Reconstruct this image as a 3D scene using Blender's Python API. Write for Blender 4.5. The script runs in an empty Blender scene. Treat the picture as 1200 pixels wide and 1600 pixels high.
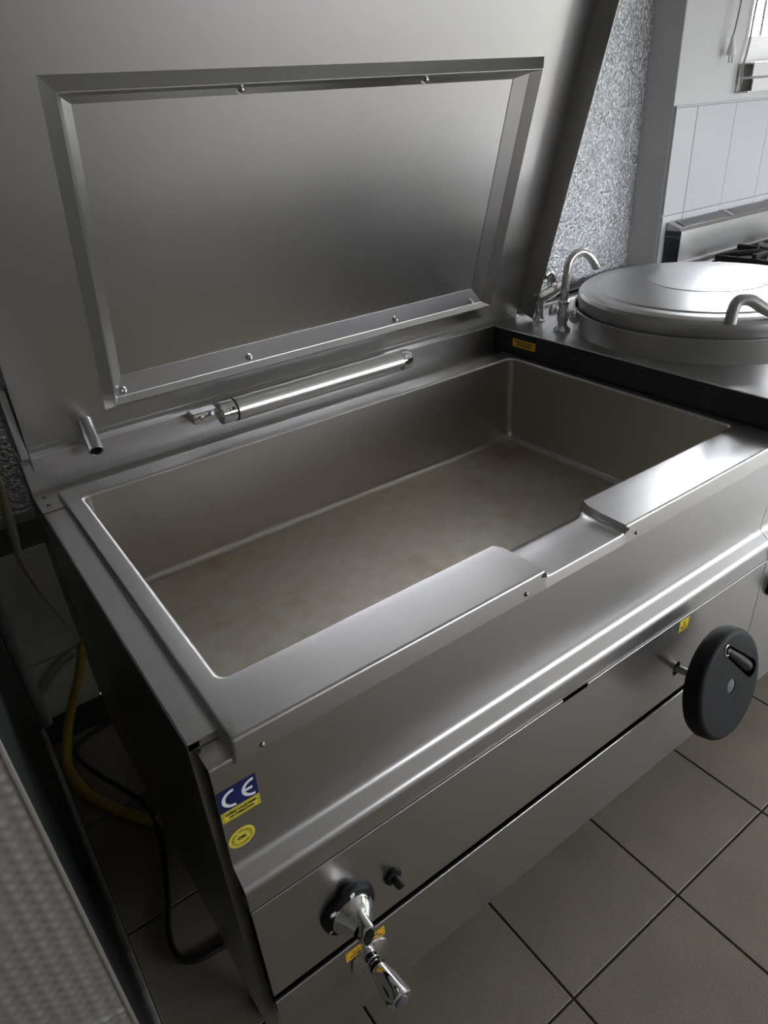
import bpy, bmesh, math, random
from mathutils import Vector, Matrix
random.seed(7)
R = math.radians
SC = bpy.context.scene
COL = SC.collection

# ------------------------------------------------------------------ camera
cam_d = bpy.data.cameras.new('camera')
cam = bpy.data.objects.new('camera', cam_d)
COL.objects.link(cam)
cam_d.sensor_fit = 'VERTICAL'
cam_d.sensor_height = 36.0
cam_d.lens = 1088.4 / 1600 * 36.0
cam_d.clip_start = 0.02
yaw, pitch, roll = -0.5905, -0.5288, -0.0720
F = Vector((-math.sin(yaw) * math.cos(pitch), math.cos(yaw) * math.cos(pitch), math.sin(pitch)))
RT = Vector((math.cos(yaw), math.sin(yaw), 0))
UP = RT.cross(F)
R2 = RT * math.cos(roll) + UP * math.sin(roll)
U2 = -RT * math.sin(roll) + UP * math.cos(roll)
M = Matrix((R2, U2, -F)).transposed().to_4x4()
M.translation = Vector((-0.1875, -0.6837, 1.5212))
cam.matrix_world = M
SC.camera = cam

# ------------------------------------------------------------------ world, daylight, exposure
SC.view_settings.view_transform = 'Standard'
SC.view_settings.look = 'None'
SC.view_settings.gamma = 1.0
SC.view_settings.use_curve_mapping = False
SC.view_settings.exposure = 1.68
world = bpy.data.worlds.new('overcast_sky')
SC.world = world
world.use_nodes = True
bg = world.node_tree.nodes['Background']
bg.inputs['Color'].default_value = (0.88, 0.925, 1.0, 1)
bg.inputs['Strength'].default_value = 7.0
SC.cycles.max_bounces = 10
SC.cycles.glossy_bounces = 6
SC.cycles.diffuse_bounces = 5
SC.cycles.use_denoising = True
SC.cycles.sample_clamp_indirect = 6.0
SC.cycles.caustics_reflective = True
SC.cycles.blur_glossy = 0.6

# room extents
YB, YW = 1.172, 1.036          # back wall behind the machines / proud white wall to the right
XC = 2.33                      # corner between them
XL, XR, YF, ZC = -2.3, 5.0, -3.2, 2.9
W1 = (2.735, 4.35, 1.575, 2.60)   # window in the white wall: x0 x1 z0 z1
W2 = (-2.75, -1.05, 0.06, 2.0)   # glazed door in right wall: y0 y1 z0 z1
W3 = (1.7, 4.5, 0.92, 1.68)        # window in front wall: x0 x1 z0 z1

def portal(name, loc, rot, sx, sy):
    d = bpy.data.lights.new(name, 'AREA')
    d.shape = 'RECTANGLE'
    d.size, d.size_y = sx, sy
    d.cycles.is_portal = True
    o = bpy.data.objects.new(name, d)
    COL.objects.link(o)
    o.location, o.rotation_euler = loc, rot
portal('window_daylight_portal', ((W1[0] + W1[1]) / 2, YW + 0.22, (W1[2] + W1[3]) / 2), (R(-90), 0, 0), W1[1] - W1[0], W1[3] - W1[2])
portal('door_daylight_portal', (XR + 0.2, (W2[0] + W2[1]) / 2, (W2[2] + W2[3]) / 2), (0, R(90), 0), W2[3] - W2[2], W2[1] - W2[0])
portal('front_daylight_portal', ((W3[0] + W3[1]) / 2, YF - 0.2, (W3[2] + W3[3]) / 2), (R(90), 0, 0), W3[1] - W3[0], W3[3] - W3[2])

# ------------------------------------------------------------------ materials
def mat_base(name):
    m = bpy.data.materials.new(name)
    m.use_nodes = True
    nt = m.node_tree
    return m, nt, nt.nodes['Principled BSDF']

def pmat(name, col, rough=0.5, metal=0.0, noise=0.0, nscale=20, bump=0.0, bscale=200, coat=0.0, var=None, rvar=0.0, stretch=(1, 1, 1), spec=0.5):
    """procedural principled material: colour mottling, roughness variation, fine bump"""
    m, nt, b = mat_base(name)
    b.inputs['Base Color'].default_value = (*col, 1)
    b.inputs['Roughness'].default_value = rough
    b.inputs['Metallic'].default_value = metal
    b.inputs['Specular IOR Level'].default_value = spec
    if coat:
        b.inputs['Coat Weight'].default_value = coat
    tc = nt.nodes.new('ShaderNodeNewGeometry')
    mp = nt.nodes.new('ShaderNodeMapping')
    mp.inputs['Scale'].default_value = stretch
    nt.links.new(tc.outputs['Position'], mp.inputs['Vector'])
    if noise or rvar:
        n = nt.nodes.new('ShaderNodeTexNoise')
        n.inputs['Scale'].default_value = nscale
        n.inputs['Detail'].default_value = 5
        nt.links.new(mp.outputs[0], n.inputs['Vector'])
        if noise:
            c2 = var or tuple(max(0, c * (1 - noise)) for c in col)
            mx = nt.nodes.new('ShaderNodeMix')
            mx.data_type = 'RGBA'
            mx.inputs['A'].default_value = (*col, 1)
            mx.inputs['B'].default_value = (*c2, 1)
            nt.links.new(n.outputs['Fac'], mx.inputs['Factor'])
            nt.links.new(mx.outputs['Result'], b.inputs['Base Color'])
        if rvar:
            mr = nt.nodes.new('ShaderNodeMapRange')
            mr.inputs['From Min'].default_value = 0.25
            mr.inputs['From Max'].default_value = 0.75
            mr.inputs['To Min'].default_value = max(0.02, rough - rvar)
            mr.inputs['To Max'].default_value = rough + rvar
            nt.links.new(n.outputs['Fac'], mr.inputs['Value'])
            nt.links.new(mr.outputs[0], b.inputs['Roughness'])
    if bump:
        n2 = nt.nodes.new('ShaderNodeTexNoise')
        n2.inputs['Scale'].default_value = bscale
        n2.inputs['Detail'].default_value = 3
        nt.links.new(mp.outputs[0], n2.inputs['Vector'])
        bp = nt.nodes.new('ShaderNodeBump')
        bp.inputs['Strength'].default_value = bump
        bp.inputs['Distance'].default_value = 0.001
        nt.links.new(n2.outputs['Fac'], bp.inputs['Height'])
        nt.links.new(bp.outputs[0], b.inputs['Normal'])
    return m

# brushed stainless sheet: grain runs along x (machine fronts), z (upright ends) etc.
STEEL = pmat('brushed_steel', (0.60, 0.59, 0.58), 0.312, 1, noise=0.10, nscale=5, rvar=0.022, bump=0.02, bscale=260, stretch=(0.06, 1, 1))
STEEL_Y = pmat('brushed_steel_end', (0.60, 0.59, 0.58), 0.312, 1, noise=0.10, nscale=5, rvar=0.022, bump=0.02, bscale=260, stretch=(1, 0.06, 1))
STEEL_LID = pmat('brushed_steel_lid', (0.58, 0.572, 0.565), 0.312, 1, noise=0.10, nscale=4.0, rvar=0.022, bump=0.02, bscale=260, stretch=(0.06, 1, 1))
STEEL_KETTLE = pmat('polished_steel', (0.62, 0.615, 0.61), 0.305, 1, noise=0.08, nscale=4, rvar=0.015, bump=0.01, bscale=260, stretch=(0.1, 1, 1))
CHROME = pmat('chrome', (0.78, 0.78, 0.78), 0.07, 1, rvar=0.03, nscale=30)
TUBE_M = pmat('satin_tube_steel', (0.68, 0.67, 0.65), 0.305, 1, rvar=0.015, nscale=12)
CARCASS = pmat('dark_inner_steel', (0.10, 0.10, 0.10), 0.6, 1, rvar=0.1)
BLACK = pmat('black_plastic', (0.007, 0.008, 0.009), 0.55, 0, spec=0.22, bump=0.15, bscale=900, rvar=0.06)
BLACK_G = pmat('black_gloss_plastic', (0.006, 0.006, 0.006), 0.28, spec=0.3)
DARK_SIDE = pmat('darkened_side_steel', (0.06, 0.062, 0.068), 0.38, 0.5, noise=0.3, nscale=6)  # left-facing steel, its dark reflection put into the colour
GREYCAP = pmat('grey_plastic', (0.10, 0.105, 0.12), 0.45, bump=0.1, bscale=700)
BURNT = pmat('rusty_scorch', (0.10, 0.055, 0.03), 0.7, 0.3, noise=0.6, nscale=160)
SCREW = pmat('screw_steel', (0.50, 0.45, 0.42), 0.3, 1, noise=0.4, nscale=400, var=(0.2, 0.1, 0.06))
WHITE_P = pmat('white_plastic', (0.78, 0.77, 0.74), 0.4, noise=0.05)
YEL = pmat('yellow_sticker', (0.78, 0.60, 0.035), 0.45, noise=0.08, nscale=60)
YEL2 = pmat('amber_sticker', (0.85, 0.48, 0.02), 0.45, noise=0.08, nscale=60)
YEL3 = pmat('lemon_sticker', (0.76, 0.64, 0.06), 0.45, noise=0.08, nscale=60)
BLUE = pmat('blue_sticker', (0.006, 0.014, 0.10), 0.4, noise=0.05)
WHITE_INK = pmat('white_ink', (0.85, 0.86, 0.88), 0.5, noise=0.03)
BLACK_INK = pmat('black_ink', (0.015, 0.012, 0.01), 0.5, noise=0.03)
HOSE_M = pmat('yellow_hose', (0.42, 0.31, 0.03), 0.45, noise=0.25, nscale=30)
CABLE_B = pmat('black_rubber', (0.012, 0.012, 0.012), 0.45, noise=0.2)
CABLE_C = pmat('cream_cable', (0.64, 0.58, 0.43), 0.5, noise=0.15)
PIPE_W = pmat('grey_pipe', (0.42, 0.42, 0.40), 0.45, noise=0.3, nscale=15)
CAB_DARK = pmat('dark_painted_side', (0.035, 0.042, 0.038), 0.42, 0.2, noise=0.4, nscale=12)
CHIP = pmat('chipped_paint', (0.62, 0.63, 0.58), 0.6, noise=0.85, nscale=45)
WALLW = pmat('white_wall_paint', (0.60, 0.595, 0.59), 0.6, noise=0.05, nscale=5, bump=0.05, bscale=120)
WALL_COLUMN = pmat('lightened_column_paint', (0.72, 0.71, 0.71), 0.7, noise=0.06, nscale=6)  # shaded column face, coloured lighter than the white wall to offset its shade
WALLD = pmat('room_wall_paint', (0.47, 0.45, 0.43), 0.7, noise=0.06, nscale=4)
WALL_FRONT = pmat('front_wall_paint', (0.40, 0.375, 0.355), 0.7, noise=0.06, nscale=4)
WALL_DARK = pmat('darkened_left_wall', (0.22, 0.21, 0.20), 0.7, noise=0.1, nscale=4)  # unseen left wall, tone darkened so steel facing it mirrors a dark side
WALL_LOW = pmat('old_wall_tile', (0.80, 0.78, 0.68), 0.45, noise=0.25, nscale=9)
GROUT_W = pmat('dirty_grout', (0.20, 0.19, 0.17), 0.9, noise=0.4, nscale=30)
TILE_W = pmat('white_glazed_tile', (0.58, 0.585, 0.60), 0.22, noise=0.03, nscale=4)
GROUT_L = pmat('light_grout', (0.55, 0.55, 0.55), 0.9, noise=0.2)
CEIL = pmat('ceiling_paint', (0.68, 0.67, 0.665), 0.8, noise=0.03)
GRASS = pmat('yard_paving', (0.24, 0.23, 0.20), 0.9, noise=0.3, nscale=3)
HEDGE = pmat('hedge_green', (0.07, 0.16, 0.03), 0.9, noise=0.6, nscale=8, bump=0.6, bscale=30)
GRATE = pmat('cast_iron', (0.012, 0.012, 0.013), 0.55, 0.2, bump=0.4, bscale=300)
RED = pmat('red_knob_plastic', (0.45, 0.03, 0.06), 0.35)
GROUT_F = pmat('floor_grout', (0.055, 0.045, 0.04), 0.9, noise=0.4, nscale=50)

# stoneware floor tile: fine speckle
def floor_mat():
    m, nt, b = mat_base('stoneware_tile')
    g = nt.nodes.new('ShaderNodeNewGeometry')
    n1 = nt.nodes.new('ShaderNodeTexNoise'); n1.inputs['Scale'].default_value = 420; n1.inputs['Detail'].default_value = 2
    n2 = nt.nodes.new('ShaderNodeTexNoise'); n2.inputs['Scale'].default_value = 7; n2.inputs['Detail'].default_value = 4
    nt.links.new(g.outputs['Position'], n1.inputs['Vector']); nt.links.new(g.outputs['Position'], n2.inputs['Vector'])
    cr = nt.nodes.new('ShaderNodeValToRGB')
    cr.color_ramp.elements[0].position = 0.30; cr.color_ramp.elements[0].color = (0.17, 0.144, 0.110, 1)
    cr.color_ramp.elements[1].position = 0.62; cr.color_ramp.elements[1].color = (0.315, 0.272, 0.210, 1)
    nt.links.new(n1.outputs['Fac'], cr.inputs['Fac'])
    mx = nt.nodes.new('ShaderNodeMix'); mx.data_type = 'RGBA'; mx.blend_type = 'MULTIPLY'
    mx.inputs['Factor'].default_value = 0.35
    nt.links.new(cr.outputs['Color'], mx.inputs['A'])
    nt.links.new(n2.outputs['Fac'], mx.inputs['B'])
    nt.links.new(mx.outputs['Result'], b.inputs['Base Color'])
    b.inputs['Roughness'].default_value = 0.42
    return m
TILE_F = floor_mat()

# pan floor: heat-tinted, scuffed steel
def pan_mat():
    m, nt, b = mat_base('heat_tinted_steel')
    g = nt.nodes.new('ShaderNodeNewGeometry')
    b.inputs['Metallic'].default_value = 1
    n1 = nt.nodes.new('ShaderNodeTexNoise'); n1.inputs['Scale'].default_value = 3.2; n1.inputs['Detail'].default_value = 6; n1.inputs['Roughness'].default_value = 0.65
    n2 = nt.nodes.new('ShaderNodeTexNoise'); n2.inputs['Scale'].default_value = 26; n2.inputs['Detail'].default_value = 6; n2.inputs['Roughness'].default_value = 0.7
    for n in (n1, n2): nt.links.new(g.outputs['Position'], n.inputs['Vector'])
    r1 = nt.nodes.new('ShaderNodeValToRGB')
    e = r1.color_ramp.elements
    e[0].position, e[0].color = 0.34, (0.68, 0.63, 0.57, 1)
    e[1].position, e[1].color = 0.68, (0.56, 0.43, 0.34, 1)
    k = e.new(0.52); k.color = (0.66, 0.62, 0.54, 1)
    nt.links.new(n1.outputs['Fac'], r1.inputs['Fac'])
    r2 = nt.nodes.new('ShaderNodeValToRGB')
    r2.color_ramp.elements[0].position, r2.color_ramp.elements[0].color = 0.42, (1, 1, 1, 1)
    r2.color_ramp.elements[1].position, r2.color_ramp.elements[1].color = 0.72, (0.88, 0.84, 0.79, 1)
    nt.links.new(n2.outputs['Fac'], r2.inputs['Fac'])
    mx = nt.nodes.new('ShaderNodeMix'); mx.data_type = 'RGBA'; mx.blend_type = 'MULTIPLY'; mx.inputs['Factor'].default_value = 0.8
    nt.links.new(r1.outputs['Color'], mx.inputs['A']); nt.links.new(r2.outputs['Color'], mx.inputs['B'])
    nt.links.new(mx.outputs['Result'], b.inputs['Base Color'])
    mr = nt.nodes.new('ShaderNodeMapRange')
    mr.inputs['From Min'].default_value = 0.3; mr.inputs['From Max'].default_value = 0.75
    mr.inputs['To Min'].default_value = 0.42; mr.inputs['To Max'].default_value = 0.55
    nt.links.new(n2.outputs['Fac'], mr.inputs['Value']); nt.links.new(mr.outputs[0], b.inputs['Roughness'])
    return m
PAN_FLOOR = pan_mat()
PAN_WALL = pmat('pan_wall_steel', (0.58, 0.56, 0.535), 0.315, 1, noise=0.15, nscale=3, rvar=0.02, bump=0.02, bscale=220, stretch=(0.08, 0.08, 1))

# crinkled galvanised foil
def foil_mat():
    m, nt, b = mat_base('crinkled_galvanised_foil')
    b.inputs['Metallic'].default_value = 1
    b.inputs['Base Color'].default_value = (0.70, 0.71, 0.73, 1)
    b.inputs['Roughness'].default_value = 0.32
    g = nt.nodes.new('ShaderNodeNewGeometry')
    v = nt.nodes.new('ShaderNodeTexVoronoi'); v.inputs['Scale'].default_value = 115; v.feature = 'SMOOTH_F1'
    n = nt.nodes.new('ShaderNodeTexNoise'); n.inputs['Scale'].default_value = 190; n.inputs['Detail'].default_value = 3
    nt.links.new(g.outputs['Position'], v.inputs['Vector']); nt.links.new(g.outputs['Position'], n.inputs['Vector'])
    ad = nt.nodes.new('ShaderNodeMath'); ad.operation = 'ADD'
    nt.links.new(v.outputs['Distance'], ad.inputs[0]); nt.links.new(n.outputs['Fac'], ad.inputs[1])
    v2 = nt.nodes.new('ShaderNodeTexVoronoi'); v2.inputs['Scale'].default_value = 150
    nt.links.new(g.outputs['Position'], v2.inputs['Vector'])
    sp_ = nt.nodes.new('ShaderNodeSeparateColor'); nt.links.new(v2.outputs['Color'], sp_.inputs[0])
    rp = nt.nodes.new('ShaderNodeValToRGB')  # lighter and darker cells put the foil's sparkle into its colour
    rp.color_ramp.elements[0].position, rp.color_ramp.elements[0].color = 0.1, (0.50, 0.51, 0.53, 1)
    rp.color_ramp.elements[1].position, rp.color_ramp.elements[1].color = 0.95, (0.97, 0.97, 0.99, 1)
    nt.links.new(sp_.outputs[0], rp.inputs['Fac']); nt.links.new(rp.outputs['Color'], b.inputs['Base Color'])
    bp = nt.nodes.new('ShaderNodeBump'); bp.inputs['Strength'].default_value = 1.0; bp.inputs['Distance'].default_value = 0.006
    nt.links.new(ad.outputs[0], bp.inputs['Height']); nt.links.new(bp.outputs[0], b.inputs['Normal'])
    return m
FOIL = foil_mat()
EMBOSS = pmat('embossed_aluminium', (0.66, 0.64, 0.59), 0.38, 0.75, noise=0.25, nscale=14, rvar=0.08, bump=0.2, bscale=60)

def glass_mat():
    m = bpy.data.materials.new('window_glass')
    m.use_nodes = True
    nt = m.node_tree
    nt.nodes.clear()
    out = nt.nodes.new('ShaderNodeOutputMaterial')
    mix = nt.nodes.new('ShaderNodeMixShader')
    tr = nt.nodes.new('ShaderNodeBsdfTransparent')
    gl = nt.nodes.new('ShaderNodeBsdfGlossy'); gl.inputs['Roughness'].default_value = 0.02
    mix.inputs[0].default_value = 0.07
    nt.links.new(tr.outputs[0], mix.inputs[1]); nt.links.new(gl.outputs[0], mix.inputs[2])
    nt.links.new(mix.outputs[0], out.inputs[0])
    return m
GLASS = glass_mat()

# ------------------------------------------------------------------ mesh helpers (world coordinates in, one object out)
WLOC = {}
def link(name, bm, m, parent=None, smooth=False, auto=None):
    me = bpy.data.meshes.new(name)
    bmesh.ops.recalc_face_normals(bm, faces=bm.faces)
    if bm.verts:
        xs = [v.co.x for v in bm.verts]; ys = [v.co.y for v in bm.verts]; zs = [v.co.z for v in bm.verts]
        c = Vector(((min(xs) + max(xs)) / 2, (min(ys) + max(ys)) / 2, (min(zs) + max(zs)) / 2))
    else:
        c = Vector()
    bmesh.ops.translate(bm, verts=bm.verts, vec=-c)
    for f in bm.faces:
        f.smooth = smooth or auto is not None
    if auto is not None:
        for e in bm.edges:
            if len(e.link_faces) == 2:
                ang = e.calc_face_angle(0)
                if ang > auto:
                    e.smooth = False
                elif ang > R(6):
                    a1, a2 = e.link_faces[0].calc_area(), e.link_faces[1].calc_area()
                    if max(a1, a2) > 7 * min(a1, a2):
                        e.smooth = False
    bm.to_mesh(me); bm.free()
    for mm in (m if isinstance(m, (list, tuple)) else [m]):
        me.materials.append(mm)
    o = bpy.data.objects.new(name, me)
    COL.objects.link(o)
    WLOC[o] = c
    if parent is not None:
        o.parent = parent
        o.location = c - WLOC[parent]
    else:
        o.location = c
    return o

def thing(name, loc, label=None, cat=None, group=None, kind=None):
    o = bpy.data.objects.new(name, None)
    o.empty_display_size = 0.05
    COL.objects.link(o)
    o.location = loc
    WLOC[o] = Vector(loc)
    return tag(o, label, cat, group, kind)

def tag(o, label=None, cat=None, group=None, kind=None):
    if label: o['label'] = label
    if cat: o['category'] = cat
    if group: o['group'] = group
    if kind: o['kind'] = kind
    return o

def bm_box(bm, x0, x1, y0, y1, z0, z1, bev=0.0, seg=2):
    r = bmesh.ops.create_cube(bm, size=1)
    vs = r['verts']
    for v in vs:
        v.co = Vector((x0 + (v.co.x + .5) * (x1 - x0), y0 + (v.co.y + .5) * (y1 - y0), z0 + (v.co.z + .5) * (z1 - z0)))
    if bev:
        es = list({e for v in vs for e in v.link_edges})
        bmesh.ops.bevel(bm, geom=es, offset=bev, segments=seg, profile=0.5, affect='EDGES')
def box(name, x0, x1, y0, y1, z0, z1, m, parent=None, bev=0.0, seg=2):
    bm = bmesh.new(); bm_box(bm, x0, x1, y0, y1, z0, z1, bev, seg)
    return link(name, bm, m, parent, auto=R(35) if bev else None)

def frame_of(d):
    d = d.normalized()
    a = Vector((0, 0, 1)) if abs(d.z) < 0.9 else Vector((1, 0, 0))
    u = d.cross(a).normalized()
    return u, d.cross(u).normalized()

def bm_lathe(bm, prof, c, axis=(0, 0, 1), seg=40, sx=1.0, sy=1.0, upref=None):
    """prof: (radius, height along axis) from c"""
    c = Vector(c); d = Vector(axis).normalized()
    if upref is not None:
        u = (Vector(upref) - d * Vector(upref).dot(d)).normalized(); v = d.cross(u)
    else:
        u, v = frame_of(d)
    rings = []
    for r, h in prof:
        if r < 1e-6:
            rings.append([bm.verts.new(c + d * h)])
        else:
            rings.append([bm.verts.new(c + d * h + u * (r * sx * math.cos(2 * math.pi * k / seg)) + v * (r * sy * math.sin(2 * math.pi * k / seg))) for k in range(seg)])
    for a, b in zip(rings, rings[1:]):
        if len(a) == 1 and len(b) == 1: continue
        for k in range(seg):
            k2 = (k + 1) % seg
            if len(a) == 1: bm.faces.new((a[0], b[k], b[k2]))
            elif len(b) == 1: bm.faces.new((a[k], a[k2], b[0]))
            else: bm.faces.new((a[k], a[k2], b[k2], b[k]))
    return rings
def lathe(name, prof, c, m, parent=None, axis=(0, 0, 1), seg=40, auto=R(40), **kw):
    bm = bmesh.new(); bm_lathe(bm, prof, c, axis, seg, **kw)
    return link(name, bm, m, parent, auto=auto)

def catmull(pts, n=8):
    pts = [Vector(p) for p in pts]
    q = [pts[0] * 2 - pts[1]] + pts + [pts[-1] * 2 - pts[-2]]
    out = []
    for i in range(1, len(q) - 2):
        p0, p1, p2, p3 = q[i - 1], q[i], q[i + 1], q[i + 2]
        for k in range(n):
            t = k / n
            out.append(0.5 * ((2 * p1) + (p2 - p0) * t + (2 * p0 - 5 * p1 + 4 * p2 - p3) * t * t + (3 * p1 - p0 - 3 * p2 + p3) * t ** 3))
    out.append(pts[-1])
    return out

def bm_tube(bm, pts, r, seg=12, caps=True):
    pts = [Vector(p) for p in pts]
    n = len(pts)
    rad = r if isinstance(r, (list, tuple)) else [r] * n
    t0 = (pts[1] - pts[0]).normalized()
    u, v = frame_of(t0)
    rings = []
    for i, p in enumerate(pts):
        t = (pts[min(i + 1, n - 1)] - pts[max(i - 1, 0)]).normalized()
        u = (u - t * u.dot(t)).normalized(); v = t.cross(u)
        rings.append([bm.verts.new(p + u * rad[i] * math.cos(2 * math.pi * k / seg) + v * rad[i] * math.sin(2 * math.pi * k / seg)) for k in range(seg)])
    for a, b in zip(rings, rings[1:]):
        for k in range(seg):
            bm.faces.new((a[k], a[(k + 1) % seg], b[(k + 1) % seg], b[k]))
    if caps:
        bm.faces.new(rings[0][::-1]); bm.faces.new(rings[-1])
def tube(name, pts, r, m, parent=None, seg=12, smooth_n=0, caps=True):
    k0 = len(pts)
    if smooth_n: pts = catmull(pts, smooth_n)
    if isinstance(r, (list, tuple)) and len(r) == k0 and smooth_n:
        r = [r[min(i // smooth_n, k0 - 1)] + (r[min(i // smooth_n + 1, k0 - 1)] - r[min(i // smooth_n, k0 - 1)]) * (i % smooth_n) / smooth_n for i in range(len(pts))]
    bm = bmesh.new(); bm_tube(bm, pts, r, seg, caps)
    return link(name, bm, m, parent, auto=R(50))

def fillet(poly, rad, n=8):
    """round the inner corners of a 2-D polyline"""
    out = [Vector(poly[0])]
    for i in range(1, len(poly) - 1):
        a, b, c = Vector(poly[i - 1]), Vector(poly[i]), Vector(poly[i + 1])
        r = rad[i - 1] if isinstance(rad, (list, tuple)) else rad
        d1, d2 = (a - b).normalized(), (c - b).normalized()
        ang = d1.angle(d2)
        if r <= 0 or abs(ang - math.pi) < 1e-3:
            out.append(b); continue
        t = r / math.tan(ang / 2)
        ctr = b + (d1 + d2).normalized() * (r / math.sin(ang / 2))
        s, e = b + d1 * t - ctr, b + d2 * t - ctr
        tot = s.angle(e)
        sgn = 1 if (s.x * e.y - s.y * e.x) > 0 else -1
        for k in range(n + 1):
            th = sgn * tot * k / n
            out.append(ctr + Vector((s.x * math.cos(th) - s.y * math.sin(th), s.x * math.sin(th) + s.y * math.cos(th))))
    out.append(Vector(poly[-1]))
    return out

def sheet_x(name, prof, x0, x1, m, parent=None, th=0.002, flip=1):
    """bent sheet metal: profile in (y, z) extruded along x, thickness th"""
    prof = [Vector(p) for p in prof]
    off = []
    for i, p in enumerate(prof):
        t = (prof[min(i + 1, len(prof) - 1)] - prof[max(i - 1, 0)]).normalized()
        off.append(p + Vector((-t.y, t.x)) * th * flip)
    loop = prof + off[::-1]
    bm = bmesh.new()
    a = [bm.verts.new((x0, p.x, p.y)) for p in loop]
    b = [bm.verts.new((x1, p.x, p.y)) for p in loop]
    n = len(loop); k = len(prof)
    for i in range(n):
        bm.faces.new((a[i], a[(i + 1) % n], b[(i + 1) % n], b[i]))
    for s in (a, b):
        for i in range(k - 1):
            bm.faces.new((s[i], s[i + 1], s[n - 2 - i], s[n - 1 - i]))
    return link(name, bm, m, parent, auto=R(28))

def prism(name, pts2, origin, ux, uy, depth, m, parent=None, bev=0.0):
    """polygon pts2 in plane (origin, ux, uy), extruded by depth along ux x uy"""
    o, ux, uy = Vector(origin), Vector(ux).normalized(), Vector(uy).normalized()
    n = ux.cross(uy)
    bm = bmesh.new()
    a = [bm.verts.new(o + ux * p[0] + uy * p[1]) for p in pts2]
    b = [bm.verts.new(o + ux * p[0] + uy * p[1] + n * depth) for p in pts2]
    k = len(a)
    bm.faces.new(a); fb = bm.faces.new(b)
    for i in range(k):
        bm.faces.new((a[i], a[(i + 1) % k], b[(i + 1) % k], b[i]))
    if bev:
        bmesh.ops.bevel(bm, geom=list(fb.edges), offset=bev, segments=2, profile=0.5, affect='EDGES')
    return link(name, bm, m, parent, auto=R(35))

def ellipse(rx, ry, n=32, cx=0, cy=0, a0=0, a1=2 * math.pi, end=False):
    k = n + 1 if end else n
    return [(cx + rx * math.cos(a0 + (a1 - a0) * i / n), cy + ry * math.sin(a0 + (a1 - a0) * i / n)) for i in range(k)]

def text_bm(s, size, sx=1.0, align='CENTER', bold=0.0):
    cu = bpy.data.curves.new('t', 'FONT')
    cu.body = s; cu.size = size; cu.align_x = align; cu.align_y = 'CENTER'; cu.resolution_u = 2
    cu.offset = bold
    ob = bpy.data.objects.new('t', cu)
    COL.objects.link(ob)
    dg = bpy.context.evaluated_depsgraph_get()
    me = bpy.data.meshes.new_from_object(ob.evaluated_get(dg))
    bm = bmesh.new(); bm.from_mesh(me)
    bpy.data.objects.remove(ob); bpy.data.curves.remove(cu); bpy.data.meshes.remove(me)
    for v in bm.verts: v.co.x *= sx
    return bm
def place_bm(bm, origin, ux, uy):
    o, ux, uy = Vector(origin), Vector(ux).normalized(), Vector(uy).normalized()
    for v in bm.verts: v.co = o + ux * v.co.x + uy * v.co.y
def text(name, s, size, origin, ux, uy, m, parent, width=None, bold=0.0):
    bm = text_bm(s, size, bold=bold)
    if width:
        xs = [v.co.x for v in bm.verts]; k = width / (max(xs) - min(xs))
        for v in bm.verts: v.co.x *= k
    place_bm(bm, origin, ux, uy)
    return link(name, bm, m, parent)
def arc_text(name, s, size, radius, a0, a1, origin, ux, uy, m, parent, inward=False):
    whole = bmesh.new()
    tmp = bpy.data.meshes.new('tmp')
    for i, ch in enumerate(s):
        if ch == ' ': continue
        a = a0 + (a1 - a0) * i / (len(s) - 1)
        b = text_bm(ch, size)
        rot = a - math.pi / 2 if not inward else a + math.pi / 2
        for v in b.verts:
            x, y = v.co.x, v.co.y
            v.co = Vector((radius * math.cos(a) + x * math.cos(rot) - y * math.sin(rot), radius * math.sin(a) + x * math.sin(rot) + y * math.cos(rot), 0))
        b.to_mesh(tmp); b.free(); whole.from_mesh(tmp)
    bpy.data.meshes.remove(tmp)
    place_bm(whole, origin, ux, uy)
    return link(name, whole, m, parent)

def outline(name, w, h, t, origin, ux, uy, m, parent):
    """thin printed frame line"""
    bm = bmesh.new()
    def q(x0, x1, y0, y1):
        vs = [bm.verts.new((x, y, 0)) for x, y in ((x0, y0), (x1, y0), (x1, y1), (x0, y1))]
        bm.faces.new(vs)
    q(-w / 2, w / 2, h / 2 - t, h / 2); q(-w / 2, w / 2, -h / 2, -h / 2 + t)
    q(-w / 2, -w / 2 + t, -h / 2, h / 2); q(w / 2 - t, w / 2, -h / 2, h / 2)
    place_bm(bm, origin, ux, uy)
    return link(name, bm, m, parent)

X, Y, Z = Vector((1, 0, 0)), Vector((0, 1, 0)), Vector((0, 0, 1))

# ================================================================== THE SETTING
# floor: mortar bed with every stoneware tile a piece of its own
T = 0.3333
fl = box('floor', XL, XR, YF, YB, -0.10, -0.004, GROUT_F)
tag(fl, kind='structure')
tx0, ty0 = 0.4403, -0.2855
def tile_mesh(w, h, d, m, bev, name):
    bm = bmesh.new(); bm_box(bm, -w / 2, w / 2, -h / 2, h / 2, -d, 0, 0)
    top = [e for e in bm.edges if all(v.co.z > -1e-6 for v in e.verts)]
    bmesh.ops.bevel(bm, geom=top, offset=bev, segments=1, affect='EDGES')
    me = bpy.data.meshes.new(name); bm.to_mesh(me); bm.free(); me.materials.append(m); return me
ft = tile_mesh(T - 0.0045, T - 0.0045, 0.008, TILE_F, 0.0012, 'floor_tile')
i0, i1 = math.ceil((XL - tx0) / T), math.floor((XR - tx0) / T)
j0, j1 = math.ceil((YF - ty0) / T), math.floor((YB - ty0) / T)
for i in range(i0, i1):
    for j in range(j0, j1):
        o = bpy.data.objects.new('tile', ft); COL.objects.link(o)
        o.parent = fl
        o.location = Vector((tx0 + (i + .5) * T, ty0 + (j + .5) * T, 0.0)) - WLOC[fl]

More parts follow.
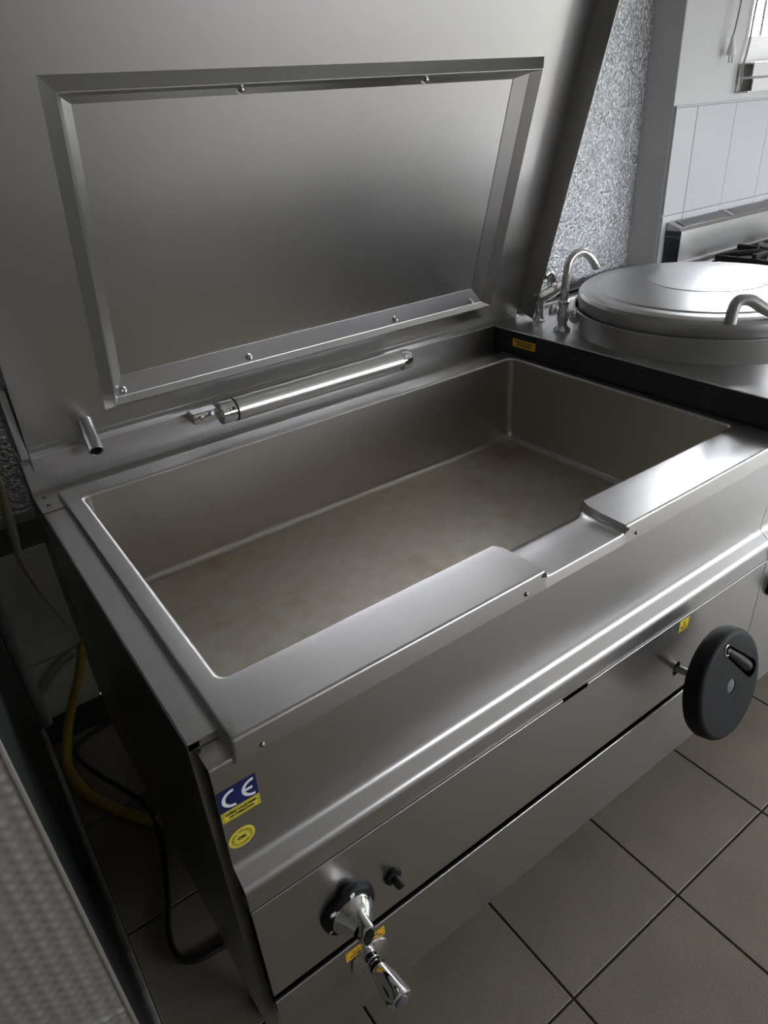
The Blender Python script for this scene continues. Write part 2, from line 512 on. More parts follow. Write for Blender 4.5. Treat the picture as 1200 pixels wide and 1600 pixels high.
# back wall behind the machines
wb = box('wall_back', XL, XC, YB, YB + 0.25, 0, ZC, GROUT_W)
tag(wb, kind='structure')
wt = tile_mesh(0.246, 0.356, 0.006, WALL_LOW, 0.001, 'wall_tile_old')
for i in range(-2, 3):
    for j in range(2):
        o = bpy.data.objects.new('tile', wt); COL.objects.link(o); o.parent = wb
        o.rotation_euler = (R(90), 0, 0)
        o.location = Vector((-0.05 + 0.25 * i + 0.125, YB - 0.006, 0.20 + 0.36 * j - 0.18 + (0.0 if j else 0.0))) - WLOC[wb]
# the lowest row is broken off at the floor
# white wall to the right, with window opening
wr = thing('wall_white', (3.6, YW, 0), kind='structure')
wr.name = 'wall_right_back'
xw0, xw1, zw0, zw1 = W1
for nm, a in (('wall_lower', (XC, XR, 0, zw0)), ('wall_upper', (XC, XR, zw1, ZC)), ('wall_pier', (XC, xw0, zw0, zw1)), ('wall_pier', (xw1, XR, zw0, zw1))):
    box(nm, a[0], a[1], YW, YW + 0.20, a[2], a[3], WALLW, wr)
box('column_face', XC - 0.002, XC, YW + 0.001, YB + 0.05, 0, ZC, WALL_COLUMN, wr)
tl = tile_mesh(0.2485, 0.357, 0.010, TILE_W, 0.0012, 'wall_tile_white')
te = tile_mesh(0.126, 0.357, 0.010, TILE_W, 0.0012, 'wall_tile_white_cut')
for j in range(4):
    zc = 1.445 - 0.18 - 0.36 * j
    for i in range(-1, 10):
        xa = 2.46 + 0.25 * i
        o = bpy.data.objects.new('tile', te if i == -1 else tl); COL.objects.link(o); o.parent = wr
        o.rotation_euler = (R(90), 0, 0)
        o.location = Vector(((xa + 0.125) if i >= 0 else 2.395, YW - 0.012, zc)) - WLOC[wr]
box('tile_bed', XC, XR, YW - 0.004, YW, 0, 1.444, GROUT_L, wr)
box('tile_edging', XC - 0.003, XR, YW - 0.014, YW, 1.4445, 1.450, WALLW, wr, bev=0.002)

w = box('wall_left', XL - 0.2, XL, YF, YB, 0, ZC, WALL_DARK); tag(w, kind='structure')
wr2 = thing('wall_right', (XR, 0, 0), kind='structure')
y0, y1, z0, z1 = W2
for nm, a in (('wall_pier', (YF, y0, 0, ZC)), ('wall_pier', (y1, YW, 0, ZC)), ('wall_upper', (y0, y1, z1, ZC)), ('door_step', (y0, y1, 0, z0))):
    box(nm, XR, XR + 0.2, a[0], a[1], a[2], a[3], WALLD, wr2)
wf = thing('wall_front', (0, YF, 0), kind='structure')
x0, x1, z0, z1 = W3
for nm, a in (('wall_pier', (XL, x0, 0, ZC)), ('wall_pier', (x1, XR, 0, ZC)), ('wall_upper', (x0, x1, z1, ZC)), ('wall_lower', (x0, x1, 0, z0))):
    box(nm, a[0], a[1], YF - 0.2, YF, a[2], a[3], WALL_FRONT, wf)
c = box('ceiling', XL, XR, YF, YB + 0.2, ZC, ZC + 0.1, CEIL); tag(c, kind='structure')

# windows
def window(name, pts, along, parts_out, bars):
    pass
w1 = thing('window_1', (xw0, YW + 0.15, zw0), kind='structure')
yf0, yf1 = YW + 0.10, YW + 0.16
box('frame', xw0, xw1, yf0, yf1, zw0, zw0 + 0.085, WHITE_P, w1, bev=0.004)
box('frame', xw0, xw1, yf0, yf1, zw1 - 0.07, zw1, WHITE_P, w1, bev=0.004)
for xa in (xw0, (xw0 + xw1) / 2 - 0.04, xw1 - 0.07):
    box('frame', xa, xa + 0.07, yf0, yf1, zw0 + 0.085, zw1 - 0.07, WHITE_P, w1, bev=0.004)
box('glazing_bead', xw0 + 0.07, xw1 - 0.07, yf0 - 0.006, yf0, zw0 + 0.07, zw0 + 0.085, WHITE_P, w1, bev=0.002)
box('pane', xw0 + 0.07, xw1 - 0.07, yf0 + 0.028, yf0 + 0.032, zw0 + 0.085, zw1 - 0.07, GLASS, w1)
for k in range(11):
    xa = xw0 + 0.055 + k * 0.14
    tube('security_bar', [(xa, YW + 0.23, zw0 - 0.02), (xa, YW + 0.23, zw1)], 0.006, CABLE_B, w1, seg=8)
# sill trunking in front of the window: open-ended hollow profile
sl = thing('sill_trunking', (2.70, YW, 1.47), 'white plastic trunking under the window with an open hollow end', 'trunking')
sheet_x('back_shell', fillet([(YW - 0.052, 1.474), (YW - 0.002, 1.472), (YW - 0.002, 1.568), (YW - 0.048, 1.568)], 0.006, 4), 2.702, xw1, WHITE_P, sl, th=0.004)
sheet_x('front_cover', fillet([(YW - 0.035, 1.545 + 0.024), (YW - 0.054, 1.569), (YW - 0.054, 1.524), (YW - 0.046, 1.522)], 0.005, 4), 2.712, xw1, WHITE_P, sl, th=0.003)
sheet_x('lower_cover', fillet([(YW - 0.046, 1.519), (YW - 0.054, 1.518), (YW - 0.054, 1.476), (YW - 0.048, 1.474)], 0.003, 4), 2.722, xw1, WHITE_P, sl, th=0.003)

d2 = thing('door_1', (XR + 0.1, (W2[0] + W2[1]) / 2, 0), kind='structure')
for a in (W2[0], (W2[0] + W2[1]) / 2 - 0.035, W2[1] - 0.07):
    box('door_frame', XR + 0.08, XR + 0.14, a, a + 0.07, W2[2], W2[3], WHITE_P, d2, bev=0.004)
for a in (W2[2], W2[3] - 0.08):
    box('door_frame', XR + 0.08, XR + 0.14, W2[0], W2[1], a, a + 0.08, WHITE_P, d2, bev=0.004)
box('pane', XR + 0.108, XR + 0.112, W2[0] + 0.07, W2[1] - 0.07, W2[2] + 0.08, W2[3] - 0.08, GLASS, d2)
w3 = thing('window_2', ((W3[0] + W3[1]) / 2, YF - 0.1, W3[2]), kind='structure')
for a in (W3[0], (W3[0] + W3[1]) / 2 - 0.035, W3[1] - 0.07):
    box('frame', a, a + 0.07, YF - 0.14, YF - 0.08, W3[2], W3[3], WHITE_P, w3, bev=0.004)
for a in (W3[2], W3[3] - 0.08):
    box('frame', W3[0], W3[1], YF - 0.14, YF - 0.08, a, a + 0.08, WHITE_P, w3, bev=0.004)
box('pane', W3[0] + 0.07, W3[1] - 0.07, YF - 0.112, YF - 0.108, W3[2] + 0.08, W3[3] - 0.08, GLASS, w3)
g = box('ground', -14, 22, -20, 14, -0.30, -0.12, GRASS); tag(g, kind='structure')
bm = bmesh.new()
bmesh.ops.create_icosphere(bm, subdivisions=5, radius=1)
for v in bm.verts:
    q = v.co.copy()
    k = 1 + 0.10 * math.sin(7 * q.x + 3 * q.y) * math.cos(6 * q.z + 2 * q.x) + random.uniform(-.05, .05)
    v.co = Vector((8.6 + q.x * 1.1 * k, -3.9 + q.y * 3.2 * k, 0.45 + q.z * 1.0 * k))
tag(link('garden_hedge', bm, HEDGE, smooth=True), 'clipped green hedge outside the glazed door', 'hedge')

# crinkled foil cladding on the back wall
fo = thing('foil_cladding', (0, YB, 0.65), 'crinkled silver foil sheet lining the wall behind the machines', 'foil sheet')
box('foil_sheet', XL, XC - 0.003, YB - 0.010, YB - 0.006, 0.665, ZC, FOIL, fo)
box('edge_tape', XL, XC - 0.003, YB - 0.014, YB - 0.008, 0.640, 0.668, PIPE_W, fo, bev=0.002)

# ================================================================== TILTING BRAISING PAN
ZR, WO, DO = 0.90, 1.1546, 0.6432
bp = thing('braising_pan', (0.56, 0.33, 0), 'large stainless steel tilting braising pan with its lid raised', 'braising pan')

# --- pan basin with rolled rim, skirt and pouring notch (one continuous pressing)
def make_pan():
    bm = bmesh.new()
    NX0, NX1, ND = 0.4845, 0.6775, 0.0135
    step = [0, .0015, .0035, .006, .009, .012, .016]
    def zdrop(x):
        """0..1 across the pouring notch ends: rounded lip then cove"""
        d = min(x - NX0, NX1 - x)
        if d <= 0: return 0.0
        if d >= 0.016: return 1.0
        t = d / 0.016
        return min(1.0, 0.62 * min(1, (d / .0035)) + 0.38 * (1 - (1 - t) ** 2)) if d > 0 else 0
    front_x = [0.10, 0.25, 0.40, NX0 - .030, NX0 - .006] + [NX0 + s for s in step] + [0.54, 0.58, 0.62] + [NX1 - s for s in step[::-1]] + [NX1 + .006, NX1 + .030, .80, .95]
    def ring(x0, x1, y0, y1, r, zf, sh=0.0, nc=6):
        """counter-clockwise from front-left; zf(x, front) gives height"""
        pts = []
        def corner(cx, cy, a):
            for k in range(nc + 1):
                t = a + math.pi / 2 * k / nc
                pts.append((cx + r * math.cos(t), cy + r * math.sin(t), False))
        corner(x0 + r, y0 + r, math.pi)
        for x in front_x: pts.append((x, y0, True))
        warp = lambda x: x - sh if NX0 - .0061 < x < .53 else (x + sh if .63 < x < NX1 + .0061 else x)
        corner(x1 - r, y0 + r, 1.5 * math.pi)
        corner(x1 - r, y1 - r, 0)
        for x in front_x[::-1]: pts.append((x, y1, False))
        corner(x0 + r, y1 - r, math.pi / 2)
        return [bm.verts.new((warp(x) if f else x, y, zf(x) if f else zf(None))) for x, y, f in pts]
    def H(z, nz):
        return lambda x: z if x is None else z + (nz - z) * zdrop(x)
    ox0, ox1, oy0, oy1 = -0.0348, WO + 0.0285, -0.1053, 0.700
    I = lambda e: (0 - e, WO + e, 0 - e, DO + e)
    O = lambda e: (ox0 + e, ox1 - e, oy0 + e, oy1 - e)
    rs = [ring(*O(.0015), .003, lambda x: ZR - .0345),
          ring(*O(-.0022), .004, lambda x: ZR - .035),
          ring(*O(-.0022), .004, lambda x: ZR - .0335),
          ring(*O(0), .004, H(ZR - .0045, ZR - ND - .0045)),
          ring(*O(.0004), .004, H(ZR - .0026, ZR - ND - .0026)),
          ring(*O(.0014), .004, H(ZR - .0010, ZR - ND - .0010)),
          ring(*O(.0028), .004, H(ZR - .0002, ZR - ND - .0002)),
          ring(*O(.0042), .005, H(ZR, ZR - ND)),
          ring(0 - .0285, WO + .02, -.052, DO + .03, .016, H(ZR, ZR - ND - .002), .001),
          ring(*I(.022), .018, H(ZR, ZR - ND - .005), .004),
          ring(*I(.0065), .0165, H(ZR, ZR - ND - .011), .011),
          ring(*I(.005), .016, H(ZR - .0001, ZR - ND - .013), .0125),
          ring(*I(.0015), .0145, H(ZR - .0015, ZR - ND - .018), .0135),
          ring(*I(0), .014, H(ZR - .005, ZR - ND - .024), .0135)]
    n_rim = len(rs)
    zf, rf = 0.662, 0.016
    for k in range(0, 9):
        a = math.pi / 2 * k / 8
        e = rf * (1 - math.cos(a))
        rs.append(ring(*I(-e), max(.014 - e * .2, .008), lambda x, z=zf + rf * (1 - math.sin(a)): z))
    n = len(rs[0])
    for q, (a, b) in enumerate(zip(rs, rs[1:])):
        for i in range(n):
            f = bm.faces.new((a[i], a[(i + 1) % n], b[(i + 1) % n], b[i]))
            f.material_index = 0 if q < n_rim - 1 else (1 if q < n_rim + 3 else 1)
    f = bm.faces.new(rs[-1]); f.material_index = 2
    bmesh.ops.triangulate(bm, faces=[f])
    return link('pan_basin', bm, [STEEL, PAN_WALL, PAN_FLOOR], bp, auto=R(50))
pan = make_pan()
for x in (0.0, 0.444, 0.704):
    lathe('rim_screw', [(0, .0035), (.002, .0033), (.0035, .002), (.004, 0)], (x, -0.1065, 0.872 if x == 0 else .876), SCREW, pan, axis=(0, -1, 0), seg=14)
for x in (0.4835, 0.6785):
    lathe('scorch_mark', [(0, .0006), (.0055, .0005), (.0075, 0)], (x + (-.001 if x < .6 else .001), -0.1053, 0.8885), BURNT, pan, axis=(0, -1, 0), seg=14)

# --- cabinet
box('inner_body', -0.050, 1.178, -0.096, 0.735, 0.175, 0.640, CARCASS, bp)
sd = box('side_panel', -0.0752, -0.0732, -0.0626, 0.82, 0.17, 0.8838, STEEL_Y, bp)
box('side_return', -0.0732, -0.060, -0.0626, -0.0606, 0.17, 0.8825, STEEL_Y, sd)
bm = bmesh.new(); bm_box(bm, -0.0752, -0.0300, -0.0626, 0.735, 0.8818, 0.8838, 0.0006, 1)
sl2 = link('side_ledge', bm, STEEL_Y, bp)
box('ledge_return', -0.0752, -0.0300, -0.0626, -0.0606, 0.8725, 0.8820, STEEL_Y, sl2)
box('side_panel_right', 1.183, 1.185, -0.0626, 0.82, 0.17, 0.8838, STEEL_Y, bp).name = 'side_panel'
prof = fillet([(-0.036, 0.8715), (-0.1035, 0.8715), (-0.0885, 0.6720), (-0.1180, 0.6500), (-0.1180, 0.6075)], [0.003, 0.019, 0.018], 10)
prof_apron = prof
ap = sheet_x('front_apron', prof, -0.0668, 1.1895, STEEL, bp, th=0.002, flip=1)
# lower front panel with the hand slot at its top edge, the oval shaft hole and a dark gap beneath
bm = bmesh.new()
xs_ = [-0.0668, 0.537, 0.541, 0.595, 0.600, 1.188]
def lp(x0, x1, za, zb): bm_box(bm, x0, x1, -0.1195, -0.1175, za, zb, 0)
lp(-0.0668, 0.536, 0.392, 0.6058); lp(0.602, 0.878, 0.392, 0.6058); lp(0.536, 0.602, 0.392, 0.5985)
lp(0.918, 1.188, 0.392, 0.6058); lp(0.878, 0.918, 0.486, 0.6058); lp(0.878, 0.918, 0.392, 0.442)
# oval hole frame between 0.878..0.918 x 0.442..0.486
N = 24
ell = [(0.898 + 0.0125 * math.cos(2 * math.pi * k / N), 0.464 + 0.0195 * math.sin(2 * math.pi * k / N)) for k in range(N)]
def sq(k):
    a = 2 * math.pi * k / N
    c_, s_ = math.cos(a), math.sin(a); m_ = max(abs(c_), abs(s_))
    return (0.898 + 0.020 * c_ / m_, 0.464 + 0.022 * s_ / m_)
for yy in (-0.1195,):
    vi = [bm.verts.new((p[0], yy, p[1])) for p in ell]; vo = [bm.verts.new((*(sq(k)[:1]), yy, sq(k)[1])) for k in range(N)]
    vb = [bm.verts.new((p[0], yy + .004, p[1])) for p in ell]
    for k in range(N):
        bm.faces.new((vi[k], vi[(k + 1) % N], vo[(k + 1) % N], vo[k])); bm.faces.new((vi[k], vi[(k + 1) % N], vb[(k + 1) % N], vb[k]))
low = link('lower_panel', bm, STEEL, bp)
for xa, xb in ((-0.0668, 0.536), (0.602, 1.188)):
    tube('panel_hem', [(xa, -0.1190, 0.6058), (xb, -0.1190, 0.6058)], 0.0014, STEEL, low, seg=8)
box('slot_shade_plate', 0.534, 0.604, -0.1050, -0.1030, 0.580, 0.622, BLACK, low)  # black plate behind the slot, the shade inside painted on
box('shaft_shade_plate', 0.880, 0.916, -0.1160, -0.1130, 0.440, 0.488, BLACK, low)  # black plate behind the shaft hole, its inner shade as colour
prof = fillet([(-0.1150, 0.3720), (-0.1195, 0.3720), (-0.1195, 0.1710), (-0.100, 0.1710)], 0.0020, 4)
kick = sheet_x('kick_panel', prof, -0.0668, 1.188, STEEL, bp, th=0.002)
box('gap_shade_strip', -0.064, 1.186, -0.1030, -0.1010, 0.330, 0.420, BLACK, bp)  # black strip set behind the gap, standing in for its shade
box('corner_tab', -0.0668, -0.0600, -0.1175, -0.0850, 0.5985, 0.6000, STEEL, bp)
for lx in (-0.02, 1.13):
    for ly in (0.06, 0.70):
        lathe('leg', [(0, 0), (.028, 0), (.030, .004), (.030, .012), (.018, .02), (.018, .10), (.024, .105), (.024, .18)], (lx, ly, 0), STEEL, bp, seg=20)

# --- splash behind the basin
sp = box('splash_back', -0.0765, 1.187, 0.740, 0.800, 0.40, 0.966, STEEL, bp, bev=0.002)
bm = bmesh.new(); bm_box(bm, -0.0755, 1.187, 0.655, 0.7405, 0.8840, 0.8860, 0.0005, 1)
link('splash_flange', bm, STEEL, bp)
for p in ((-0.0575, 0.742 - .02), (-0.0575, 0.682)):
    lathe('flange_screw', [(0, .0035), (.002, .0034), (.0038, .002), (.0045, 0)], (p[0], p[1], 0.886), SCREW, bp, seg=14)
lathe('flange_screw', [(0, .0035), (.002, .0034), (.0038, .002), (.0045, 0)], (1.168, 0.722, 0.886), SCREW, bp, seg=14)

# --- water filler pipe (open ended) through the splash
def pipe_open(name, p0, p1, ro, ri, m, parent):
    p0, p1 = Vector(p0), Vector(p1); L = (p1 - p0).length
    return lathe(name, [(ro, 0), (ro, L - .001), (ro - .0005, L), (ri + .0005, L), (ri, L - .001), (ri, L * .3), (0, L * .3)], p0, m, parent, axis=p1 - p0, seg=28)
pipe_open('filler_pipe', (0.0675, 0.790, 1.020), (0.0575, 0.692, 0.961), 0.0145, 0.0115, STEEL, bp)

# --- hinge spring tube
hs = thing('hinge_spring', (0.585, 0.70, 0.961)); hs.parent = bp; hs.location = Vector((0.585, 0.70, 0.961)) - WLOC[bp]
ty, tz = 0.700, 0.960
lathe('spring_tube', [(0, 0), (.0245, 0), (.0255, .001), (.0255, .455), (.0245, .456), (0, .456)], (0.364, ty, tz), TUBE_M, hs, axis=(1, 0, 0), seg=48)
lathe('end_cap', [(0, 0), (.022, 0), (.0245, .0025), (.0245, .0165), (.0238, .0172), (.0245, .018), (.0245, .034), (.021, .0345), (.021, .039)], (0.3265, ty, tz), CHROME, hs, axis=(1, 0, 0), seg=40)
lathe('end_cap', [(.0250, 0), (.0258, .001), (.0258, .022), (.0235, .026), (0, .026)], (0.820, ty, tz), CHROME, hs, axis=(1, 0, 0), seg=40)
lathe('seal_ring', [(.020, 0), (.0256, 0), (.0256, .003), (.020, .003)], (0.3605, ty, tz), BLACK, hs, axis=(1, 0, 0), seg=40)
lathe('pin_hole', [(0, .0003), (.0032, .0003), (.0034, 0)], (0.353, ty - 0.0214, tz + 0.0121), BLACK_G, hs, axis=(0, -.87, .49), seg=16)
lathe('grub_screw', [(.0018, .002), (.0022, .004), (.0055, .004), (.006, 0)], (0.812, ty - .0235, tz - .011), SCREW, hs, axis=(0, -.9, -.43), seg=16)
box('mounting_lug', 0.268, 0.330, 0.703, 0.741, 0.948, 0.972, CHROME, hs, bev=0.004)
lathe('lug_bolt', [(0, .006), (.005, .006), (.006, .004), (.006, 0)], (0.285, 0.703, 0.962), CHROME, hs, axis=(0, -1, 0), seg=6)
lathe('lug_bolt', [(0, .009), (.004, .009), (.006, .006), (.006, 0)], (0.310, 0.703, 0.966), CHROME, hs, axis=(0, -1, .2), seg=16)

# --- raised lid, leaning forward; lid frame: x, u up the lid, n towards the pan
TH = 0.2809
LO = Vector((0, 0.7534, 1.0168)); LU = Vector((0, -math.sin(TH), math.cos(TH))); LN = Vector((0, -math.cos(TH), -math.sin(TH)))
def L(x, u, n=0.0): return LO + X * x + LU * u + LN * n
lid = thing('lid', L(0.62, -0.055)); lid.parent = bp; lid.location = L(0.62, -0.055) - WLOC[bp]
def lbox(name, x0, x1, u0, u1, n0, n1, m, parent, bev=0.0):
    bm = bmesh.new(); bm_box(bm, x0, x1, u0, u1, n0, n1, bev, 2)
    for v in bm.verts: v.co = L(v.co.x, v.co.y, v.co.z)
    return link(name, bm, m, parent, auto=R(35) if bev else None)
LX0, LX1, LU0, LU1, LHF = -0.061, 1.301, -0.056, 0.815, 0.063
lbox('skin', LX0 + .002, LX1 - .002, LU0, LU1 - .002, -0.004, 0.0, STEEL_LID, lid)
lbox('outer_shell', LX0 + .002, LX1 - .002, LU0, LU1 - .002, -0.022, -0.004, STEEL_LID, lid)
lbox('side_flange', LX0, LX0 + .002, LU0 + .003, LU1, -0.022, LHF, STEEL_LID, lid)
lbox('side_flange', LX1 - .002, LX1, LU0 + .021, LU1, -0.022, LHF, STEEL_LID, lid)
lbox('front_flange', LX0 + .002, LX1 - .002, LU1 - .002, LU1, -0.022, LHF, STEEL_LID, lid)
lbox('lower_hem', LX0 + .012, LX1 - .012, LU0 - .001, LU0 + 0.014, 0.0, 0.0018, STEEL_LID, lid)
box('hinge_plate', -0.0765, -0.0625, 0.690, 0.790, 0.985, 1.120, STEEL_Y, lid, bev=0.001)

# drip frame on the lid: hat-section ring, sloped outside, upright inside, flange with dome nuts
def ring_part(name, segs, m):
    """loft through concentric rectangles (inset, height); returns one mesh"""
    bm = bmesh.new()
    rs = []
    RX0, RX1, RU0, RU1 = 0.1084, 1.1758, -0.0006, 0.5958
    for e, h in segs:
        l_, r_, b_, t_ = e if isinstance(e, tuple) else (e, e, e, e)
        rs.append([bm.verts.new(L(x, u, h)) for x, u in ((RX0 + l_, RU0 + b_), (RX1 - r_, RU0 + b_), (RX1 - r_, RU1 - t_), (RX0 + l_, RU1 - t_))])
    for a, b in zip(rs, rs[1:]):
        for i in range(4): bm.faces.new((a[i], a[(i + 1) % 4], b[(i + 1) % 4], b[i]))
    return link(name, bm, m, lid, auto=R(12))
ring_part('drip_frame', [(0.0, 0.0), (0.0172, 0.0206), (0.0178, 0.0213), (0.0190, 0.0213), (0.0196, 0.0206), ((.0255, .0440, .0290, .0270), 0.0102), ((.0263, .0450, .0300, .0278), 0.0096), ((.0420, .0830, .0700, .0400), 0.0012), ((.0422, .0832, .0702, .0402), 0.0)], STEEL_LID)
for x, u in ((0.150, 0.040), (0.433, 0.042), (0.838, 0.0415), (1.092, 0.036), (0.433, 0.5665), (0.838, 0.5665)):
    lathe('dome_nut', [(0.0085, 0), (.0085, .0012), (.0062, .0014), (.0062, .0055), (.0056, .0062), (.0050, .0085), (.0030, .0108), (0, .0114)], L(x, u, 0.0055), CHROME, lid, axis=LN, seg=18)

# --- handwheel with folding crank handle
hw = thing('handwheel', (0.906, -0.21, 0.480)); hw.parent = bp; hw.location = Vector((0.906, -0.21, 0.480)) - WLOC[bp]
ax = Vector((0.012, -0.108, 0.019)).normalized()
pc = Vector((0.897, -0.1165, 0.462))
tube('shaft', [pc + Vector((0, .03, -.004)), pc + ax * 0.085], 0.0080, STEEL, hw, seg=20)
hub = pc + ax * 0.072
fc_ = hub + ax * 0.0395 + Vector((0.010, 0, 0.0))
ax = Vector((0.045, -0.970, 0.235)).normalized()
hub = fc_ - ax * 0.0395
RW = 0.1165
hu = (Z - ax * Z.dot(ax)).normalized(); hx = hu.cross(ax) * -1
if hx.x < 0: hx = -hx
# wheel disc with a recess for the folded handle: front face built as polygon with a slot hole
def wheel():
    bm = bmesh.new()
    bm_lathe(bm, [(0, 0), (RW - .010, 0), (RW - .003, .003), (RW, .010), (RW - .001, .030), (RW - .004, .0355), (RW - .008, .0385), (RW - .012, .0395)], hub, ax, 72, upref=hx)
    # front ring vertices
    front = [v for v in bm.verts if abs((v.co - hub).dot(ax) - .0395) < 1e-5]
    front.sort(key=lambda v: math.atan2((v.co - hub).dot(hu), (v.co - hub).dot(hx)))
    es = [bm.edges.get((front[i], front[(i + 1) % len(front)])) for i in range(len(front))]
    # slot outline (rounded taper) in face coordinates
    ca = R(72); cpos = Vector((0.042, 0.036)); d = Vector((math.cos(R(-46)), math.sin(R(-46)))); p = Vector((-d.y, d.x))
    sl_ = []
    for k in range(13):
        a = math.pi / 2 + math.pi * k / 12
        sl_.append(cpos - d * 0.066 + d * (0.0115 * math.cos(a)) + p * (0.0115 * math.sin(a)))
    for k in range(13):
        a = -math.pi / 2 + math.pi * k / 12
        sl_.append(cpos + d * 0.050 + d * (0.0195 * math.cos(a)) + p * (0.0195 * math.sin(a)))
    circ = [Vector((0.0155 * math.cos(2 * math.pi * k / 28), 0.0155 * math.sin(2 * math.pi * k / 28))) for k in range(28)]
    for loop, depth in ((sl_, .024), (circ, .004)):
        t = [bm.verts.new(hub + ax * .0395 + hx * q.x + hu * q.y) for q in loop]
        b = [bm.verts.new(hub + ax * (.0395 - depth) + hx * q.x + hu * q.y) for q in loop]
        k = len(loop)
        for i in range(k):
            es.append(bm.edges.new((t[i], t[(i + 1) % k])))
            bm.faces.new((t[i], t[(i + 1) % k], b[(i + 1) % k], b[i]))
        bm.faces.new(b)
    bmesh.ops.triangle_fill(bm, edges=es, use_beauty=True)
    return link('wheel_disc', bm, BLACK, hw, auto=R(40))
wheel()
lathe('hub_cap', [(0, .0385), (.0130, .0385), (.0148, .0378), (.0150, .034)], hub, GREYCAP, hw, axis=ax, seg=32)
def W(a, b, h): return hub + hx * a + hu * b + ax * h
dv = Vector((math.cos(R(-46)), math.sin(R(-46))))
A0 = Vector((0.042, 0.036)) - dv * 0.070; A1 = Vector((0.042, 0.036)) + dv * 0.042
pts = [W(*(A0 + (A1 - A0) * t), .0365 - .002 * t) for t in (0, .06, .12, .3, .6, .9, .97, 1)]
tube('crank_handle', pts, [.007, .0085, .0085, .0105, .0130, .0135, .012, .008], BLACK_G, hw, seg=20)
bm = bmesh.new()
rr, cc = 0.0105, W(A0.x - .002, A0.y + .001, .0402)
bm_tube(bm, [cc + hx * rr * math.cos(a) * .8 + hu * rr * math.sin(a) * 1.05 for a in [R(40 + 285 * k / 20) for k in range(21)]], 0.0016, 8)
link('snap_ring', bm, CHROME, hw, smooth=True)
lathe('pivot_pin', [(0, .003), (.003, .0028), (.004, 0)], W(A0.x, A0.y, .041), SCREW, hw, axis=ax, seg=14)

# --- burner control knob
kn = thing('control_knob', (0.070, -0.13, 0.475)); kn.parent = bp; kn.location = Vector((0.070, -0.13, 0.475)) - WLOC[bp]
kc = Vector((0.072, -0.1195, 0.478))
lathe('bezel', [(.046, 0), (.046, .004), (.044, .010), (.040, .0125), (.030, .0135), (0, .0135)], kc, BLACK, kn, axis=(0, -1, 0), seg=48)
prism('bezel_tab', [(-.014, 0), (.014, 0), (.010, .011), (.004, .014), (-.004, .014), (-.010, .011)], kc + Z * .043, X, Z, .008, BLACK, kn, bev=.002)
lathe('skirt', [(.0350, .013), (.0350, .016), (.0340, .019), (.0300, .025), (.024, .032), (.0185, .038), (.0165, .043)], kc, CHROME, kn, axis=(0, -1, 0), seg=48)
# pointer bar: wedge-shaped grip
g_ = Vector((0.20, 0, 0.98)).normalized(); gx = Vector((g_.z, 0, -g_.x))
bm = bmesh.new()
rings = []
for h, a, b in ((.018, .0095, .033), (.028, .0100, .028), (.038, .0112, .0240), (.052, .0125, .0220), (.0565, .0118, .0212), (.058, .0100, .0192)):
    rings.append([bm.verts.new(kc + Vector((0, -h, 0)) + gx * (a * math.copysign(abs(math.cos(t)) ** .8, math.cos(t))) + g_ * (b * math.sin(t))) for t in [2 * math.pi * k / 28 for k in range(28)]])
for a, b in zip(rings, rings[1:]):
    for k in range(28): bm.faces.new((a[k], a[(k + 1) % 28], b[(k + 1) % 28], b[k]))
bm.faces.new(rings[-1])
link('grip', bm, CHROME, kn, auto=R(40))
prism('grip_inlay', ellipse(.0085, .0172, 28), kc + Vector((0, -.0580, 0)), gx, g_, .0012, BLACK_G, kn, bev=.0005)
def on_knob(ang, r): return kc + X * (r * math.cos(R(ang))) + Z * (r * math.sin(R(ang))) + Vector((0, -.0133, 0))
prism('off_mark', ellipse(.0042, .0042, 20), on_knob(83, .0395) + Vector((0, .001, 0)), X, Z, .0012, WHITE_INK, kn)
star = []
for k in range(16):
    r_ = .0062 if k % 2 == 0 else .0026
    star.append((r_ * math.cos(math.pi * k / 8), r_ * math.sin(math.pi * k / 8)))
prism('flame_mark', star, on_knob(138, .0395) + Vector((0, .001, 0)), X, Z, .0012, WHITE_INK, kn)
prism('low_flame_mark', [(a * .55, b * .7) for a, b in star], on_knob(196, .0395) + Vector((0, .001, 0)), X, Z, .0012, WHITE_INK, kn)

# --- igniter push button
ib = thing('igniter_button', (0.155, -0.125, 0.469)); ib.parent = bp; ib.location = Vector((0.155, -0.125, 0.469)) - WLOC[bp]
lathe('collar', [(.0150, 0), (.0155, .002), (.0145, .006), (.010, .0075), (0, .0075)], (0.156, -0.1195, 0.473), BLACK, ib, axis=(0, -1, 0), seg=28)
lathe('plunger', [(.0075, .007), (.0075, .022), (.0060, .0245), (0, .025)], (0.156, -0.1195, 0.473), BLACK_G, ib, axis=(0, -1, 0), seg=24)
prism('collar_lug', [(-.004, 0), (.004, 0), (.003, .004), (-.003, .004)], (0.156, -0.1195, 0.473 + .0145), X, Z, .005, BLACK, ib)

# --- water valve on the kick panel
wv = thing('water_valve', (0.100, -0.14, 0.300)); wv.parent = bp; wv.location = Vector((0.100, -0.14, 0.300)) - WLOC[bp]
vc = Vector((0.0985, -0.1200, 0.3080))
lathe('escutcheon', [(.0355, 0), (.0370, .001), (.0360, .004), (.0250, .0075), (.0110, .0100), (.0110, .012)], vc, CHROME, wv, axis=(0, -1, 0), seg=48)
lathe('stem', [(.0080, .008), (.0080, .020), (.0110, .021), (.0115, .032), (.010, .034)], vc, CHROME, wv, axis=(0, -1, 0), seg=28)
lathe('stem_seal', [(.0118, .018), (.0135, .019), (.0135, .024), (.0118, .025)], vc, BLACK_G, wv, axis=(0, -1, 0), seg=28)
